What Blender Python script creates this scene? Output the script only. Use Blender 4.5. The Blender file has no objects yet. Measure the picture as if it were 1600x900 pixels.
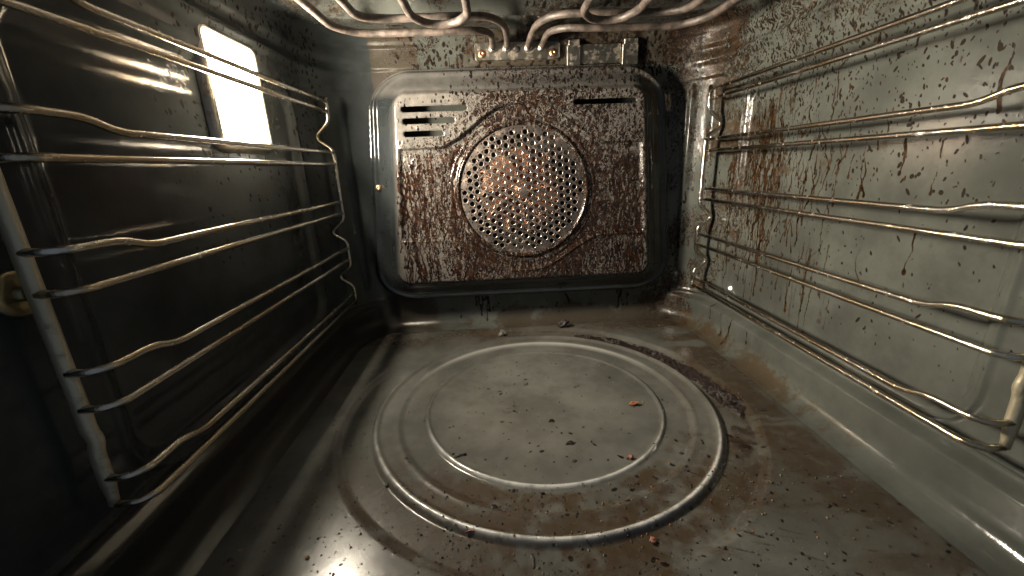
import bpy, bmesh, math, random
import numpy as np
from mathutils import Vector, Matrix

# ------------------------------------------------------------------ camera, world, exposure
S = 0.01                                     # everything below is written in centimetres
scene = bpy.context.scene
COL = scene.collection
rng = np.random.default_rng(7)
random.seed(7)

cam_data = bpy.data.cameras.new("camera")
cam = bpy.data.objects.new("camera", cam_data)
COL.objects.link(cam)
yaw, pit, rol = 0.0355133, 0.2871255, -0.0371792
fw = Vector((math.sin(yaw) * math.cos(pit), math.cos(yaw) * math.cos(pit), -math.sin(pit)))
r0 = Vector((math.cos(yaw), -math.sin(yaw), 0))
u0 = r0.cross(fw)
rt = r0 * math.cos(rol) + u0 * math.sin(rol)
up = -r0 * math.sin(rol) + u0 * math.cos(rol)
M = Matrix((rt, up, -fw)).transposed().to_4x4()
M.translation = Vector((-3.4, 0, 20)) * S
cam.matrix_world = M
cam_data.sensor_width = 36
cam_data.lens = 636.86 / 1600 * 36
cam_data.clip_start = 0.005
cam_data.clip_end = 50
scene.camera = cam

world = bpy.data.worlds.new("World")
scene.world = world
world.use_nodes = True
bg = world.node_tree.nodes["Background"]
bg.inputs[0].default_value = (0.70, 0.82, 1.0, 1)      # dim kitchen light through the open door
bg.inputs[1].default_value = 0.14

LAMP_STRENGTH = 500.0
LAMP_COLOR = (1.0, 0.885, 0.71, 1)

vs = scene.view_settings
vs.view_transform = 'Standard'
vs.look = 'None'
vs.exposure = 0.0
vs.gamma = 1.0
vs.use_curve_mapping = False
scene.cycles.max_bounces = 10
scene.cycles.diffuse_bounces = 6
scene.cycles.glossy_bounces = 6
scene.cycles.use_denoising = True
scene.cycles.sample_clamp_indirect = 12.0
scene.cycles.caustics_reflective = True
scene.cycles.blur_glossy = 0.3

# ------------------------------------------------------------------ helpers
def smooth(a, b, x):
    t = np.clip((x - a) / (b - a), 0, 1)
    return t * t * (3 - 2 * t)

def vnoise(U, V, cell, seed):
    """value noise at coordinates U,V (cm) with a cell size in cm (scalar or pair)"""
    cu, cv = cell if isinstance(cell, tuple) else (cell, cell)
    g = np.random.default_rng(seed).random((257, 257))
    a, b = U / cu + 1000.37, V / cv + 1000.71
    i, j = np.floor(a).astype(int), np.floor(b).astype(int)
    fa, fb = a - i, b - j
    fa, fb = fa * fa * (3 - 2 * fa), fb * fb * (3 - 2 * fb)
    i0, j0, i1, j1 = i % 257, j % 257, (i + 1) % 257, (j + 1) % 257
    return (g[i0, j0] * (1 - fa) + g[i1, j0] * fa) * (1 - fb) + (g[i0, j1] * (1 - fa) + g[i1, j1] * fa) * fb

def fbm(U, V, cell, seed, octaves=4):
    cu, cv = cell if isinstance(cell, tuple) else (cell, cell)
    t, w, s = 0, 1.0, 0
    for k in range(octaves):
        t = t + w * vnoise(U, V, (cu / 2 ** k, cv / 2 ** k), seed + 31 * k)
        s += w
        w *= 0.5
    return t / s

class Canvas:
    """a float mask over a rectangle u0..u1 x v0..v1 (cm) that dried drops and runs are stamped into"""
    def __init__(s, u0, u1, v0, v1, nu, nv):
        s.u0, s.v0, s.du, s.dv = u0, v0, (u1 - u0) / (nu - 1), (v1 - v0) / (nv - 1)
        s.nu, s.nv = nu, nv
        s.m = np.zeros((nu, nv), np.float32)
    def stamp(s, u, v, ru, rv, val=1.0, hard=2.4, rot=0.0):
        R = max(ru, rv)
        i0, i1 = int((u - R - s.u0) / s.du), int((u + R - s.u0) / s.du) + 2
        j0, j1 = int((v - R - s.v0) / s.dv), int((v + R - s.v0) / s.dv) + 2
        i0, j0, i1, j1 = max(i0, 0), max(j0, 0), min(i1, s.nu), min(j1, s.nv)
        if i1 <= i0 or j1 <= j0:
            return
        U = s.u0 + np.arange(i0, i1)[:, None] * s.du - u
        V = s.v0 + np.arange(j0, j1)[None, :] * s.dv - v
        if rot:
            c, n = math.cos(rot), math.sin(rot)
            U, V = U * c + V * n, V * c - U * n
        d = np.sqrt((U / ru) ** 2 + (V / rv) ** 2)
        a = np.clip((1 - d) * hard, 0, 1) * val
        w = s.m[i0:i1, j0:j1]
        np.maximum(w, a, out=w)
    def drip(s, u, v, length, width, val=1.0, wander=0.25, bulb=1.5, dirv=-1):
        step = max(width * 0.6, s.dv)
        x, n, vel = u, int(length / step) + 1, 0.0
        for k in range(n):
            t = k / max(n - 1, 1)
            vel = 0.82 * vel + random.gauss(0, wander) * step
            x += vel
            w = width * (0.65 + 0.35 * math.sin(3.1 * t + u)) * (0.8 + 0.4 * random.random())
            s.stamp(x, v + dirv * k * step, w, w * 1.3, val * (0.75 + 0.25 * t))
        s.stamp(x, v + dirv * n * step, width * bulb, width * bulb * 1.5, val)

def link(o, parent=None):
    COL.objects.link(o)
    if parent is not None:
        o.parent = parent
    return o

def mesh_obj(name, verts, faces, mat, parent=None, shade=True):
    me = bpy.data.meshes.new(name)
    me.from_pydata([tuple(np.asarray(v, float) * S) for v in verts], [], [list(map(int, f)) for f in faces])
    me.update()
    me.materials.append(mat)
    if shade:
        me.polygons.foreach_set("use_smooth", np.ones(len(me.polygons), bool))
    return link(bpy.data.objects.new(name, me), parent)

def sheet(name, X, Y, Z, mat, grime=None, keep=None, parent=None, flip=False):
    """dense quad sheet from 2-D arrays; grime is an RGBA mask of dirt plus painted light and shade, stored per vertex"""
    nu, nv = X.shape
    co = np.stack([X, Y, Z], -1).reshape(-1, 3) * S
    idx = np.arange(nu * nv).reshape(nu, nv)
    q = np.stack([idx[:-1, :-1], idx[1:, :-1], idx[1:, 1:], idx[:-1, 1:]], -1)
    if flip:
        q = q[..., ::-1]
    if keep is not None:
        k = keep[:-1, :-1] & keep[1:, :-1] & keep[1:, 1:] & keep[:-1, 1:]
        q = q[k]
    q = q.reshape(-1, 4)
    me = bpy.data.meshes.new(name)
    me.vertices.add(len(co))
    me.vertices.foreach_set("co", co.astype(np.float32).ravel())
    me.loops.add(q.size)
    me.loops.foreach_set("vertex_index", q.astype(np.int32).ravel())
    me.polygons.add(len(q))
    me.polygons.foreach_set("loop_start", np.arange(0, q.size, 4, dtype=np.int32))
    me.polygons.foreach_set("use_smooth", np.ones(len(q), bool))
    me.update(calc_edges=True)
    if grime is not None:
        a = me.attributes.new("grime", 'FLOAT_COLOR', 'POINT')
        a.data.foreach_set("color", np.clip(grime, 0, 1).reshape(-1, 4).astype(np.float32).ravel())
    me.materials.append(mat)
    me.validate()
    return link(bpy.data.objects.new(name, me), parent)

def rounded(points, it=3, keep_ends=True):
    P = [Vector(p) for p in points]
    for _ in range(it):
        Q = [P[0]]
        for a, b in zip(P[:-1], P[1:]):
            Q += [a.lerp(b, 0.25), a.lerp(b, 0.75)]
        Q.append(P[-1])
        P = Q
    return P

def fillet_path(points, r, n=6):
    """polyline with each inner corner rounded by about r"""
    P = [Vector(p) for p in points]
    out = [P[0]]
    for a, b, c in zip(P[:-2], P[1:-1], P[2:]):
        d1, d2 = (a - b), (c - b)
        k = min(r, d1.length * 0.48, d2.length * 0.48)
        s, e = b + d1.normalized() * k, b + d2.normalized() * k
        for i in range(n + 1):
            t = i / n
            out.append(s * (1 - t) ** 2 + b * 2 * t * (1 - t) + e * t * t)
    out.append(P[-1])
    return out

def tube(name, path, rad, mat, parent=None, sides=12, flat=1.0, wob=0.0):
    P = [Vector(p) for p in path]
    V, F = [], []
    t0 = (P[1] - P[0]).normalized()
    nrm = Vector((0, 0, 1)) if abs(t0.z) < 0.9 else Vector((1, 0, 0))
    nrm = (nrm - t0 * nrm.dot(t0)).normalized()
    for i, p in enumerate(P):
        t = (P[min(i + 1, len(P) - 1)] - P[max(i - 1, 0)]).normalized()
        nrm = (nrm - t * nrm.dot(t)).normalized()
        b = t.cross(nrm)
        r = rad(i / (len(P) - 1)) if callable(rad) else rad
        r *= 1 + wob * random.uniform(-1, 1)
        for k in range(sides):
            a = 2 * math.pi * k / sides
            V.append(p + nrm * (r * math.cos(a)) + b * (r * flat * math.sin(a)))
    for i in range(len(P) - 1):
        for k in range(sides):
            k2 = (k + 1) % sides
            F.append((i * sides + k, i * sides + k2, (i + 1) * sides + k2, (i + 1) * sides + k))
    F.append(tuple(range(sides))[::-1])
    n = (len(P) - 1) * sides
    F.append(tuple(n + k for k in range(sides)))
    return mesh_obj(name, V, F, mat, parent)

def resample(path, step):
    P = [Vector(p) for p in path]
    out = [P[0]]
    for a, b in zip(P[:-1], P[1:]):
        n = max(1, int((b - a).length / step))
        out += [a.lerp(b, (i + 1) / n) for i in range(n)]
    return out

def bm_obj(name, bm, mat, parent=None, smooth_shade=False):
    me = bpy.data.meshes.new(name)
    bm.to_mesh(me)
    bm.free()
    me.materials.append(mat)
    if smooth_shade:
        me.polygons.foreach_set("use_smooth", np.ones(len(me.polygons), bool))
    return link(bpy.data.objects.new(name, me), parent)

def box(name, x0, x1, y0, y1, z0, z1, mat, parent=None, bev=0.08):
    bm = bmesh.new()
    bmesh.ops.create_cube(bm, size=1)
    bmesh.ops.scale(bm, vec=((x1 - x0) * S, (y1 - y0) * S, (z1 - z0) * S), verts=bm.verts)
    bmesh.ops.translate(bm, vec=((x0 + x1) / 2 * S, (y0 + y1) / 2 * S, (z0 + z1) / 2 * S), verts=bm.verts)
    bmesh.ops.bevel(bm, geom=bm.edges[:], offset=bev * S, segments=2, affect='EDGES')
    return bm_obj(name, bm, mat, parent)

def lathe(name, prof, mat, parent=None, n=28, axis='y', loc=(0, 0, 0)):
    """prof: (radius, height) pairs turned about an axis through loc; height runs along -axis towards the room"""
    V, F = [], []
    for (r, h) in prof:
        for k in range(n):
            a = 2 * math.pi * k / n
            if axis == 'y':
                V.append((loc[0] + r * math.cos(a), loc[1] - h, loc[2] + r * math.sin(a)))
            else:
                V.append((loc[0] + h, loc[1] + r * math.cos(a), loc[2] + r * math.sin(a)))
    for i in range(len(prof) - 1):
        for k in range(n):
            k2 = (k + 1) % n
            F.append((i * n + k, i * n + k2, (i + 1) * n + k2, (i + 1) * n + k))
    F.append(tuple((len(prof) - 1) * n + k for k in range(n)))
    return mesh_obj(name, V, F, mat, parent)

def tag(o, label, cat, group=None, kind=None):
    o["label"] = label
    if cat:
        o["category"] = cat
    if group:
        o["group"] = group
    if kind:
        o["kind"] = kind
    return o

def thing(name, loc, label, cat, group=None):
    o = bpy.data.objects.new(name, None)
    o.location = Vector(loc) * S
    o.empty_display_size = 0.01
    COL.objects.link(o)
    return tag(o, label, cat, group)

def adopt(parent, *objs):
    """keep world coordinates of meshes that were written in world space"""
    for o in objs:
        o.parent = parent
        o.matrix_parent_inverse = Matrix.Translation(parent.location).inverted()

def structure(o):
    o["kind"] = "structure"
    return o

# ------------------------------------------------------------------ materials
def new_mat(name):
    m = bpy.data.materials.new(name)
    m.use_nodes = True
    nt = m.node_tree
    return m, nt, nt.nodes, nt.links, nt.nodes["Principled BSDF"]

def N(nodes, typ, **kw):
    n = nodes.new(typ)
    for k, v in kw.items():
        setattr(n, k, v)
    return n

def mixc(nt, fac, a, b):
    n = nt.nodes.new("ShaderNodeMix")
    n.data_type = 'RGBA'
    for sock, val in ((n.inputs[0], fac), (n.inputs[6], a), (n.inputs[7], b)):
        if hasattr(val, "is_linked") or isinstance(val, bpy.types.NodeSocket):
            nt.links.new(val, sock)
        else:
            sock.default_value = val if not isinstance(val, tuple) else (*val, 1) if len(val) == 3 else val
    return n.outputs[2]

def math_(nt, op, a, b=None, c=None, clamp=False):
    n = nt.nodes.new("ShaderNodeMath")
    n.operation = op
    n.use_clamp = clamp
    for i, v in enumerate((a, b, c)):
        if v is None:
            continue
        if isinstance(v, bpy.types.NodeSocket):
            nt.links.new(v, n.inputs[i])
        else:
            n.inputs[i].default_value = v
    return n.outputs[0]

def noise(nt, vec, scale, detail=4, rough=0.55, dist=0.0):
    n = nt.nodes.new("ShaderNodeTexNoise")
    n.inputs["Scale"].default_value = scale
    n.inputs["Detail"].default_value = detail
    n.inputs["Roughness"].default_value = rough
    n.inputs["Distortion"].default_value = dist
    if vec is not None:
        nt.links.new(vec, n.inputs["Vector"])
    return n.outputs["Fac"]

def ramp(nt, x, a, b):
    n = nt.nodes.new("ShaderNodeMapRange")
    n.interpolation_type = 'SMOOTHSTEP'
    n.inputs[1].default_value, n.inputs[2].default_value = a, b
    nt.links.new(x, n.inputs[0])
    return n.outputs[0]

def enamel(name, base, rough=0.22, web_scale=(260, 260, 130), brown=(0.075, 0.026, 0.010), film=(0.14, 0.085, 0.04),
           black=(0.010, 0.007, 0.006), peel=0.035, spec=0.42, bead_glint=False, film_rough=.14, hardfilm=True):
    m, nt, nodes, links, p = new_mat(name)
    tc = N(nodes, "ShaderNodeTexCoord").outputs["Object"]
    at = N(nodes, "ShaderNodeAttribute", attribute_name="grime")
    sep = N(nodes, "ShaderNodeSeparateColor")
    links.new(at.outputs["Color"], sep.inputs[0])
    R, G, B, A = sep.outputs[0], sep.outputs[1], sep.outputs[2], at.outputs["Alpha"]
    n_big = noise(nt, tc, 18, 5, 0.6)
    n_mid = noise(nt, tc, 120, 6, 0.65)
    n_fine = noise(nt, tc, 900, 4, 0.6)
    # cloudy wiped enamel
    dark = tuple(c * 0.72 for c in base)
    light = tuple(min(c * 1.22, 1) for c in base)
    col = mixc(nt, ramp(nt, n_big, 0.3, 0.7), dark, light)
    col = mixc(nt, math_(nt, 'MULTIPLY', ramp(nt, n_mid, 0.45, 0.75), 0.22), col, tuple(c * 0.5 for c in base))
    # yellow-brown cooked-on film
    fm = math_(nt, 'MULTIPLY', B, math_(nt, 'ADD', math_(nt, 'MULTIPLY', n_mid, 1.2), 0.2), clamp=True)
    if hardfilm:
        fm = math_(nt, 'MULTIPLY', ramp(nt, math_(nt, 'ADD', B, math_(nt, 'MULTIPLY', math_(nt, 'SUBTRACT', n_mid, 0.5), 1.1)), 0.28, 0.62), ramp(nt, B, 0.02, 0.2))
        fm = math_(nt, 'MULTIPLY', fm, math_(nt, 'ADD', math_(nt, 'MULTIPLY', n_fine, 0.6), 0.45), clamp=True)
    col = mixc(nt, fm, col, film)
    grit = math_(nt, 'MULTIPLY', ramp(nt, noise(nt, tc, 1100, 3, 0.7), 0.60, 0.68), math_(nt, 'MULTIPLY', B, 0.0 if name == 'enamel_cover' else 0.9))
    col = mixc(nt, grit, col, black)
    # crazed web of burnt fat
    mp = N(nodes, "ShaderNodeMapping")
    mp.inputs["Scale"].default_value = web_scale
    wob = N(nodes, "ShaderNodeTexNoise")
    wob.inputs["Scale"].default_value = 160
    links.new(tc, wob.inputs["Vector"])
    va = N(nodes, "ShaderNodeVectorMath", operation='SCALE')
    links.new(wob.outputs["Color"], va.inputs[0])
    va.inputs["Scale"].default_value = 0.012
    vb = N(nodes, "ShaderNodeVectorMath", operation='ADD')
    links.new(tc, vb.inputs[0])
    links.new(va.outputs[0], vb.inputs[1])
    links.new(vb.outputs[0], mp.inputs["Vector"])
    wn = noise(nt, mp.outputs[0], 1.0, 2.5, 0.55, 0.6)
    vein = math_(nt, 'MULTIPLY', math_(nt, 'ABSOLUTE', math_(nt, 'SUBTRACT', wn, 0.5)), 2.2)
    th = math_(nt, 'MULTIPLY', A, math_(nt, 'ADD', math_(nt, 'MULTIPLY', n_mid, 0.7), -0.02))
    web = math_(nt, 'SUBTRACT', th, vein)
    web = ramp(nt, web, -0.015, 0.02)
    web = math_(nt, 'MULTIPLY', web, 0.0 if bead_glint else ramp(nt, A, 0.03, 0.15))
    web = math_(nt, 'MULTIPLY', web, ramp(nt, n_fine, 0.25, 0.5))
    st = math_(nt, 'MAXIMUM', ramp(nt, math_(nt, 'MULTIPLY', R, math_(nt, 'ADD', math_(nt, 'MULTIPLY', n_fine, 0.8), 0.5)), 0.15, 0.55), web)
    G = ramp(nt, G, 0.15, 0.5)
    bcol = mixc(nt, ramp(nt, n_mid, 0.35, 0.65), tuple(c * 0.45 for c in brown), tuple(c * 1.5 for c in brown))
    col = mixc(nt, st, col, bcol)
    col = mixc(nt, G, col, black)
    links.new(col, p.inputs["Base Color"])
    rg = math_(nt, 'ADD', math_(nt, 'MULTIPLY', n_mid, 0.10), rough - 0.04)
    rg = math_(nt, 'ADD', rg, math_(nt, 'MULTIPLY', st, 0.03 if name == 'enamel_cover' else 0.16))
    rg = math_(nt, 'ADD', rg, math_(nt, 'MULTIPLY', fm, film_rough))
    rg = math_(nt, 'ADD', rg, math_(nt, 'MULTIPLY', G, 0.15), clamp=True)
    if bead_glint:                                          # highlight on the raised beads, painted as a pale colour
        glint = math_(nt, 'MULTIPLY', A, ramp(nt, n_fine, 0.15, 0.4))
        links.new(mixc(nt, glint, col, (0.72, 0.72, 0.69)), p.inputs["Base Color"])
        links.new(math_(nt, 'MULTIPLY', glint, 0.3), p.inputs["Metallic"])
    links.new(rg, p.inputs["Roughness"])
    links.new(math_(nt, "MULTIPLY", math_(nt, "SUBTRACT", 1.0, math_(nt, "MULTIPLY", math_(nt, "MAXIMUM", st, G), 0.35 if name == "enamel_cover" else 0.75)), spec), p.inputs["Specular IOR Level"])
    # relief: orange peel, then the grime standing proud
    b1 = N(nodes, "ShaderNodeBump")
    b1.inputs["Strength"].default_value = peel
    b1.inputs["Distance"].default_value = 0.002
    links.new(noise(nt, tc, 260, 3, 0.5), b1.inputs["Height"])
    b2 = N(nodes, "ShaderNodeBump")
    b2.inputs["Strength"].default_value = 0.16
    b2.inputs["Distance"].default_value = 0.0005
    links.new(math_(nt, 'ADD', math_(nt, 'ADD', st, G), math_(nt, 'MULTIPLY', n_fine, 0.25)), b2.inputs["Height"])
    links.new(b1.outputs[0], b2.inputs["Normal"])
    links.new(b2.outputs[0], p.inputs["Normal"])
    return m

def metal(name, col, rough=0.25, dirt=0.4, dirtcol=(0.09, 0.05, 0.02), scale=150, metallic=1.0, tint=None):
    m, nt, nodes, links, p = new_mat(name)
    tc = N(nodes, "ShaderNodeTexCoord").outputs["Object"]
    n1 = noise(nt, tc, scale, 6, 0.65)
    n2 = noise(nt, tc, scale * 4, 4, 0.6)
    n3 = noise(nt, tc, 25, 3, 0.5)
    c = mixc(nt, ramp(nt, n3, 0.35, 0.65), col, tint if tint else tuple(v * 0.8 for v in col))
    d = math_(nt, 'MULTIPLY', ramp(nt, n1, 0.62 - 0.25 * dirt, 0.75), min(1.0, dirt * 1.6))
    c = mixc(nt, d, c, dirtcol)
    links.new(c, p.inputs["Base Color"])
    mt = math_(nt, 'MULTIPLY', math_(nt, 'SUBTRACT', 1.0, d), metallic)
    links.new(mt, p.inputs["Metallic"])
    links.new(math_(nt, 'ADD', math_(nt, 'MULTIPLY', d, 0.35), math_(nt, 'ADD', rough - 0.06, math_(nt, 'MULTIPLY', n2, 0.12))), p.inputs["Roughness"])
    b = N(nodes, "ShaderNodeBump")
    b.inputs["Strength"].default_value = 0.35
    b.inputs["Distance"].default_value = 0.0006
    links.new(math_(nt, 'ADD', n2, d), b.inputs["Height"])
    links.new(b.outputs[0], p.inputs["Normal"])
    return m

def matte(name, c1, c2, rough=0.7, scale=400, bump=0.6):
    m, nt, nodes, links, p = new_mat(name)
    tc = N(nodes, "ShaderNodeTexCoord").outputs["Object"]
    n1 = noise(nt, tc, scale, 5, 0.65)
    links.new(mixc(nt, ramp(nt, n1, 0.35, 0.65), c1, c2), p.inputs["Base Color"])
    p.inputs["Roughness"].default_value = rough
    b = N(nodes, "ShaderNodeBump")
    b.inputs["Strength"].default_value = bump
    b.inputs["Distance"].default_value = 0.001
    links.new(noise(nt, tc, scale * 2, 4, 0.6), b.inputs["Height"])
    links.new(b.outputs[0], p.inputs["Normal"])
    return m

GREY = (0.073, 0.078, 0.069)
M_WALL = enamel("enamel_wall", GREY, 0.09, black=(0.016, 0.011, 0.008), brown=(0.023, 0.0108, 0.0040), film=(0.054, 0.035, 0.017), spec=.5)
M_WALL_L = enamel("enamel_wall_shaded", (0.030, 0.034, 0.035), 0.09, brown=(0.022, 0.0095, 0.0045), film=(0.020, 0.018, 0.014), spec=.2, film_rough=.32)  # same enamel in a darker copy, shade of the unlit left wall painted in
M_WALL_B = enamel("enamel_wall_back", GREY, 0.14, brown=(0.013, 0.006, 0.003), film=(0.036, 0.025, 0.015), spec=.4)
M_FLOOR = enamel("enamel_floor", (0.088, 0.089, 0.080), 0.20, brown=(0.018, 0.009, 0.005), film=(0.038, 0.024, 0.012), peel=0.02, spec=.5, hardfilm=False, film_rough=.10, bead_glint=True)
M_COVER = enamel("enamel_cover", (0.019, 0.022, 0.023), 0.09, web_scale=(330, 330, 105), brown=(0.0165, 0.0072, 0.0038), film=(0.150, 0.138, 0.124), film_rough=.01, spec=.6, hardfilm=False)
M_CEIL = enamel("enamel_ceiling", (0.055, 0.058, 0.052), 0.15, brown=(0.016, 0.009, 0.005))
M_CHROME = metal("chrome_rod", (0.64, 0.61, 0.55), 0.17, 0.28, tint=(0.48, 0.40, 0.29), scale=260)
M_POST = metal("chrome_post", (0.52, 0.47, 0.34), 0.42, 0.35, scale=120, metallic=.6)
M_STEEL = metal("bare_steel", (0.46, 0.43, 0.37), 0.34, 0.55, dirtcol=(0.10, 0.045, 0.018), scale=110)
M_GRILLE = metal("grille_steel", (0.36, 0.30, 0.26), 0.38, 0.45, dirtcol=(0.09, 0.035, 0.014), scale=120)
M_COPPER = metal("copper_screw", (0.72, 0.38, 0.20), 0.38, 0.3, dirtcol=(0.10, 0.04, 0.02), scale=300)
M_BRASS = metal("dull_brass", (0.30, 0.26, 0.16), 0.4, 0.35, scale=200)
M_FAN = metal("heat_tinted_fan", (0.42, 0.20, 0.11), 0.45, 0.3, dirtcol=(0.10, 0.035, 0.015), scale=120, metallic=.35)
M_ELEM = matte("oxidised_element", (0.030, 0.024, 0.020), (0.110, 0.084, 0.070), 0.5, 110, 0.15)
M_CHAR = matte("charred", (0.012, 0.010, 0.009), (0.05, 0.042, 0.036), 0.6, 300, 0.9)
M_CRUST = matte("burnt_crust", (0.005, 0.004, 0.004), (0.026, 0.014, 0.012), 0.25, 420, 1.0)
M_PINK = matte("baked_crumb_pink", (0.26, 0.10, 0.07), (0.18, 0.055, 0.035), 0.6, 500)
M_ORANGE = matte("baked_crumb_orange", (0.34, 0.13, 0.05), (0.20, 0.06, 0.03), 0.55, 500)
M_TOAST = matte("toasted_crumb", (0.30, 0.15, 0.05), (0.14, 0.06, 0.02), 0.7, 500)
M_ASH = matte("ash_grey", (0.22, 0.21, 0.19), (0.05, 0.045, 0.04), 0.8, 350)
M_HOLE = matte("black_hole", (0.006, 0.006, 0.006), (0.012, 0.01, 0.01), 0.8)

def lamp_mat(strength=None, col=None):
    m, nt, nodes, links, p = new_mat("lit_lamp_glass")
    p.inputs["Base Color"].default_value = (0.9, 0.9, 0.85, 1)
    p.inputs["Roughness"].default_value = 0.3
    p.inputs["Emission Color"].default_value = col or LAMP_COLOR
    p.inputs["Emission Strength"].default_value = strength or LAMP_STRENGTH
    return m
M_LAMP = lamp_mat()
M_RIM = lamp_mat(1.6, (1.0, 0.80, 0.50, 1))

# ------------------------------------------------------------------ cavity shell
W, BK, RC, TOP, FRONT = 22.8, 51.5, 7.0, 34.3, 9.0
RF, RTOP = 1.8, 1.3
ARC = RC * math.pi / 2

def shell(s, z, recess):
    """s: distance along the wall path measured from the middle of the back wall (positive to the right)"""
    sg = np.sign(s)
    a = np.abs(s)
    flat = W - RC
    t = np.clip((a - flat) / ARC, 0, 1) * math.pi / 2
    # inward normal offset by height
    fil = np.where(z < RF, RF - np.sqrt(np.clip(RF ** 2 - (RF - z) ** 2, 0, None)), 0)
    topf = np.where(z > TOP - RTOP, RTOP - np.sqrt(np.clip(RTOP ** 2 - (z - (TOP - RTOP)) ** 2, 0, None)), 0)
    side = smooth(0.25, 0.95, np.sin(t))
    ledge = 1.0 * (1 - smooth(3.15, 3.75, z)) + 0.18 * np.exp(-((z - 4.15) / 0.16) ** 2)
    should = 0.25 * smooth(28.6, 29.0, z) + 0.35 * np.exp(-((z - 30.6) / 0.45) ** 2) + 0.35 * smooth(31.6, 32.2, z)
    band = 0.18 * smooth(30.9, 31.05, z) * (1 - side) + 0.3 * smooth(33.1, 33.3, z) * (1 - side)
    mid = smooth(5.5, 6.5, z) * (1 - smooth(27.5, 28.5, z))
    ribs = mid * (.22 * np.exp(-((a - flat - ARC * .40) / .35) ** 2) - .2 * np.exp(-((a - flat - ARC * .62) / .45) ** 2))
    o = fil + topf + side * (ledge + should) - recess + band + ribs
    cx, cy = flat, BK - RC
    x = np.where(a < flat, a, np.where(a < flat + ARC, cx + (RC - o) * np.sin(t), W - o))
    y = np.where(a < flat, BK - o, np.where(a < flat + ARC, cy + (RC - o) * np.cos(t), cy - (a - flat - ARC)))
    return sg * x, y

def rrect(u, v, cu, cv, hu, hv, r):
    qx, qy = np.abs(u - cu) - (hu - r), np.abs(v - cv) - (hv - r)
    return np.hypot(np.maximum(qx, 0), np.maximum(qy, 0)) + np.minimum(np.maximum(qx, qy), 0) - r

S_SEAM = W - RC + ARC * 0.5
S_SEAM_L = W - RC + ARC * 0.06                     # the shade-darkened left sheet wraps round its corner
S_END = W - RC + ARC + (BK - RC - FRONT)

def ydepth(a):
    return BK - RC - (a - (W - RC) - ARC)          # Y of a point on the straight side

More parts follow.
